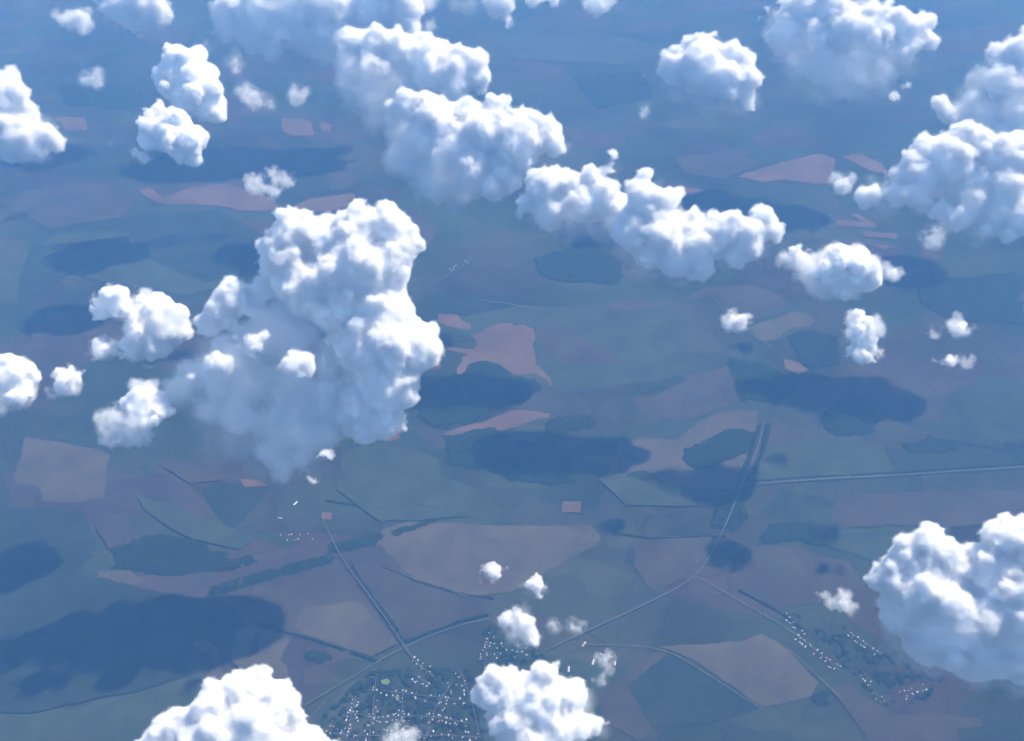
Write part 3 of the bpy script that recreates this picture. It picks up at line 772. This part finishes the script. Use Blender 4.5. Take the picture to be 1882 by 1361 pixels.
cloud('faint wisp right of the tall left edge cloud', [], thin=[(155,147,11),(175,149,12)], seed=17, group=SC, name='cloud_wisp')
cloud('thin upright wisp right of the leaning pair', [], thin=[(431,115,10),(434,130,9),(420,118,6)], seed=18, group=SC, name='cloud_wisp')
cloud('slanting wisp below the thin upright one', [], thin=[(456,174,13),(470,186,12),(495,190,8)], seed=19, group=SC, name='cloud_wisp')
cloud('small wisp left of the cloud bank', [], thin=[(550,173,11),(541,181,9)], seed=20, group=SC, name='cloud_wisp')
cloud('tiny fleck of cloud above the leaning pair', [], thin=[(383,88,8)], seed=21, group=SC, name='cloud_wisp')
cloud('pair of ragged wisps above the largest cloud', [(503,352,6)], thin=[(465,343,14),(482,348,10),(503,353,12),(505,322,11),(525,332,11),(490,314,7)], seed=22, group=SC)
cloud('broken chain of cloud shaped like a hook left of the largest cloud', [(212,558,20),(188,573,13),(228,570,13),(260,572,17),(290,575,20),(285,605,30),(302,592,26),(335,610,15),(290,630,26),(278,656,11),(245,642,17),(190,642,13),(210,648,8)],
 thin=[(212,562,26),(275,580,32),(290,615,38),(335,608,20),(250,640,28),(192,645,20),(275,675,12)], seed=23, band=5)
cloud('round cloud at the left edge, half outside', [(18,705,32),(44,706,20),(5,722,20),(25,688,20),(58,716,8),(-15,705,30)], thin=[(25,715,40)], seed=24, band=5)
cloud('small wedge shaped cloud right of the round left edge one', [(125,700,17),(138,695,13),(132,715,11)], thin=[(127,705,26),(145,685,9)], seed=25, band=5, group=SC)
cloud('small cloud with a trailing lower left fringe below the hook', [(265,735,18),(252,745,20),(293,750,18),(306,756,12),(275,758,20)], thin=[(265,748,34),(190,780,16),(212,775,24),(240,785,34),(205,800,18),(185,770,12),(260,800,22)], seed=26, band=5)
cloud('hazy cloud mass at the top edge left of centre', [(430,12,32,.5),(455,45,22,.8),(520,62,26,.8),(590,45,28,.8),(625,60,22,.8),(480,25,45,.5),(530,20,48,.5),(590,12,48,.5),(635,20,38,.5),(560,62,26,.4),(600,55,28,.5),(690,20,45,.5),(740,28,36,.5),(750,60,25,.5),(720,-10,54,.5),(648,10,23,.5),(505,80,12,2),(575,68,11,2),(515,95,8,2),(480,5,20,1)],
 body=[(430,20,48),(420,50,40),(470,70,40),(480,30,62),(540,20,66),(600,20,60),(650,40,60),(560,60,50),(500,80,40),(700,30,50),(600,70,50),(790,48,20),(770,-10,40)], seed=27, tilt=38, dv=1.6)
cloud('bright bulging cloud at the upper end of the long bank', [(658,85,32),(690,92,42),(650,112,20),(730,100,42),(770,108,42),(800,112,38),(840,132,42),(872,113,26),(882,145,26),(830,155,38),(790,132,50),(690,130,40),(858,105,18)],
 thin=[(660,160,55),(700,190,55),(730,165,50),(650,120,40),(690,220,35),(760,180,30)], body=[(640,130,42,-.2),(690,165,45,-.2),(740,160,36,-.2),(640,80,34,-.2)], seed=28, tilt=42, dv=1.5)
cloud('broad cloud in the middle of the long bank with a shaded left flank', [(745,200,32),(780,200,32),(722,215,16),(800,228,48),(860,210,32),(912,198,26),(932,192,16),(960,216,22),(890,242,48),(920,240,35),(970,236,33),(1006,240,30),(1017,265,26),(950,270,48),(830,270,52),(785,262,40),(860,310,42),(905,340,30),(922,320,32),(790,282,14,2),(940,332,26),(955,300,28)],
 thin=[(760,270,55),(740,290,40),(800,320,60),(840,340,50),(900,355,28),(780,340,40),(960,290,40),(1035,270,20),(735,240,40)], body=[(740,290,42,-.2),(800,330,45,-.2),(860,340,42,-.2),(925,330,36,-.2),(760,240,40,-.2)], seed=29, tilt=46, dv=1.5)
cloud('knobbly cloud right of centre in the long bank', [(1000,350,38),(968,372,20),(1040,340,33),(1085,330,28),(1127,288,17),(1118,315,16),(1070,372,42),(1012,388,36),(958,392,12),(1108,365,38),(1135,390,36)],
 thin=[(1050,400,50),(1000,400,40),(1130,310,22),(1110,410,50),(975,370,30),(1050,430,30)], seed=30, tilt=48)
cloud('long knobbly cloud at the lower right end of the bank', [(1186,318,16),(1175,348,26),(1190,380,44),(1170,425,42),(1232,368,26),(1246,354,10),(1220,428,48),(1270,398,22),(1192,472,30),(1240,475,40),(1280,450,45),(1290,485,30),(1330,430,42),(1302,400,18),(1370,438,42),(1400,400,25),(1396,384,13),(1416,420,22),(1425,436,14),(1348,470,28),(1270,502,16)],
 thin=[(1180,490,40),(1250,500,38),(1340,470,40),(1390,460,30),(1160,440,50),(1438,440,10),(1210,340,20),(1300,410,30)], seed=31, tilt=48)
cloud('small bright cloud at the right of the bank with a ragged left tail', [(1465,473,15),(1468,490,10),(1538,500,28),(1568,500,28),(1590,515,18),(1520,502,22),(1550,530,18),(1553,545,8)], thin=[(1465,480,24),(1490,500,26),(1510,525,28),(1555,510,40),(1580,545,10),(1460,510,12)], seed=32, band=5)
cloud('tiny cloud right of the ragged tailed one', [(1638,503,6)], thin=[(1638,503,12)], seed=33, group=SC)
cloud('tall narrow small cloud below the ragged tailed one', [(1580,595,15),(1592,602,13),(1605,596,6),(1576,612,17),(1585,630,15),(1582,650,17),(1594,658,9)], thin=[(1585,605,25),(1560,622,14),(1585,645,24),(1612,600,9),(1620,603,6)], seed=34, band=5)
cloud('small flat cloud at the head of the pale lane', [(1340,597,5),(1356,593,8)], thin=[(1338,597,10),(1356,594,14),(1364,601,8)], seed=35, group=SC)
cloud('upper one of the two thin clouds near the right edge', [(1758,603,9)], thin=[(1758,603,15),(1782,606,7),(1792,600,6),(1718,612,10)], seed=36, group=SC)
cloud('lower one of the two thin clouds near the right edge', [(1750,662,7)], thin=[(1748,662,12),(1777,668,11),(1717,663,6)], seed=37, group=SC)
cloud('wide billowing cloud at the right edge, larger lower half of the pile', [(1770,250,30),(1740,265,25),(1700,275,28),(1725,290,40),(1780,268,38),(1678,300,28),(1655,322,22),(1692,320,36),(1750,300,45),(1830,290,42),(1872,290,45),(1800,335,36),(1850,340,45),
 (1590,360,20),(1612,354,20),(1722,384,22),(1760,400,30),(1650,356,26),(1682,352,30),(1790,372,34),(1830,385,38),(1875,400,38),(1850,430,22),(1810,420,22)],
 thin=[(1640,360,42),(1690,365,40),(1610,365,30),(1780,370,50),(1760,410,38),(1800,425,40),(1860,425,38),(1600,330,20),(1750,360,20),(1590,362,24)], body=[(1700,360,40,-.2),(1780,385,45,-.2),(1840,400,45,-.2),(1660,350,34,-.2),(1760,330,45,-.2)], seed=38, tilt=42)
cloud('upper cloud of the pile at the right edge', [(1832,100,22),(1860,95,28),(1882,112,38),(1800,125,10),(1842,150,38),(1885,170,45),(1730,190,18),(1742,208,20),(1735,180,12),(1830,175,20),(1890,60,20),(1790,182,20),(1810,215,28),(1862,210,36),(1840,240,26)],
 thin=[(1840,150,55),(1790,180,45),(1800,220,50),(1860,210,60),(1735,200,30),(1800,128,20),(1850,240,45)], body=[(1790,200,42,-.2),(1840,220,50,-.2),(1800,150,32,-.2),(1870,240,45,-.2),(1760,210,28,-.2)], seed=39, tilt=40)
cloud('tiny puff just left of the wide right edge cloud', [(1548,340,7)], thin=[(1548,341,14)], seed=40, group=SC)
cloud('faint wisp below the wide right edge cloud', [], thin=[(1715,442,13),(1726,430,10)], seed=41, group=SC, name='cloud_wisp')
cloud('long bright cloud at the top right with a hazy shaded base', [(1412,20,13),(1402,36,9),(1470,25,42),(1442,35,22),(1520,30,48),(1450,62,40),(1500,70,42),(1560,60,52),(1600,60,48),(1650,58,42),(1688,50,28),(1708,36,18),(1704,78,22),(1660,92,34),(1590,88,38),(1540,88,22),(1580,8,32),(1630,6,16),(1530,-20,50),(1645,178,12,.5),(1664,160,9,.5)],
 thin=[(1480,110,60),(1550,120,65),(1610,120,55),(1660,110,45),(1520,150,50),(1600,160,45),(1645,175,24),(1665,158,18),(1730,72,8),(1440,60,50)], body=[(1500,120,45,-.2),(1560,140,50,-.2),(1620,130,42,-.2),(1450,80,38,-.2)], seed=42, tilt=40)
cloud('rounded cloud left of the long top right one, with a pointed left tip', [(1265,85,22),(1227,100,18),(1290,90,28),(1242,120,34),(1290,128,48),(1345,105,28),(1370,112,24),(1372,140,32),(1388,152,14),(1330,145,42),(1187,140,7),(1378,195,13),(1370,175,18)],
 thin=[(1225,135,34),(1185,142,13),(1172,148,8),(1300,175,45),(1345,180,40),(1250,165,36),(1375,185,28)], seed=43)
cloud('cloud at the top edge right of centre, dimmer at its left', [(912,2,26),(932,15,20),(936,40,13),(955,35,8),(980,2,20),(1015,0,16)], thin=[(870,12,30),(910,15,32),(840,5,24),(940,40,22),(985,5,26),(1030,0,16)], seed=44)
cloud('small flat cloud at the top edge between the two larger ones', [(1100,8,9)], thin=[(1100,8,17),(1086,12,12),(1118,4,12)], seed=45, group=SC)
cloud('tiny fleck over the blue gap left of the rounded cloud', [], thin=[(1185,210,9)], seed=46, group=SC, name='cloud_wisp')
cloud('ragged puff over the reddish field at lower right', [(1550,1107,6)], thin=[(1550,1107,14),(1528,1106,12),(1513,1094,7)], seed=47, group=SC)
cloud('faint wisp right of the rounded cloud by the town', [], thin=[(1016,1146,8),(1022,1155,7),(1052,1150,9),(1064,1154,8)], seed=48, group=SC, name='cloud_wisp')
cloud('faint veil at the bottom edge over the town', [], thin=[(730,1358,14),(752,1362,13)], seed=49, group=SC, name='cloud_wisp')
cloud('thin scrap of cloud over the works yard', [], thin=[(1112,1215,11),(1120,1232,9),(1104,1250,10)], seed=50, group=SC, name='cloud_wisp')

# ------------------------------------------------------------------ haze
def box(name, lo, hi, mat):
    (a, b, c), (d, e, f) = lo, hi
    v = [(a,b,c),(d,b,c),(d,e,c),(a,e,c),(a,b,f),(d,b,f),(d,e,f),(a,e,f)]
    q = [(0,3,2,1),(4,5,6,7),(0,1,5,4),(1,2,6,5),(2,3,7,6),(3,0,4,7)]
    return mesh_obj(name, v, q, mat)
hz = box('haze', (-S - 50, -20050, -1.0), (S + 50, 90050, CAM_H + 30), HAZE)
hz['kind'] = 'stuff'
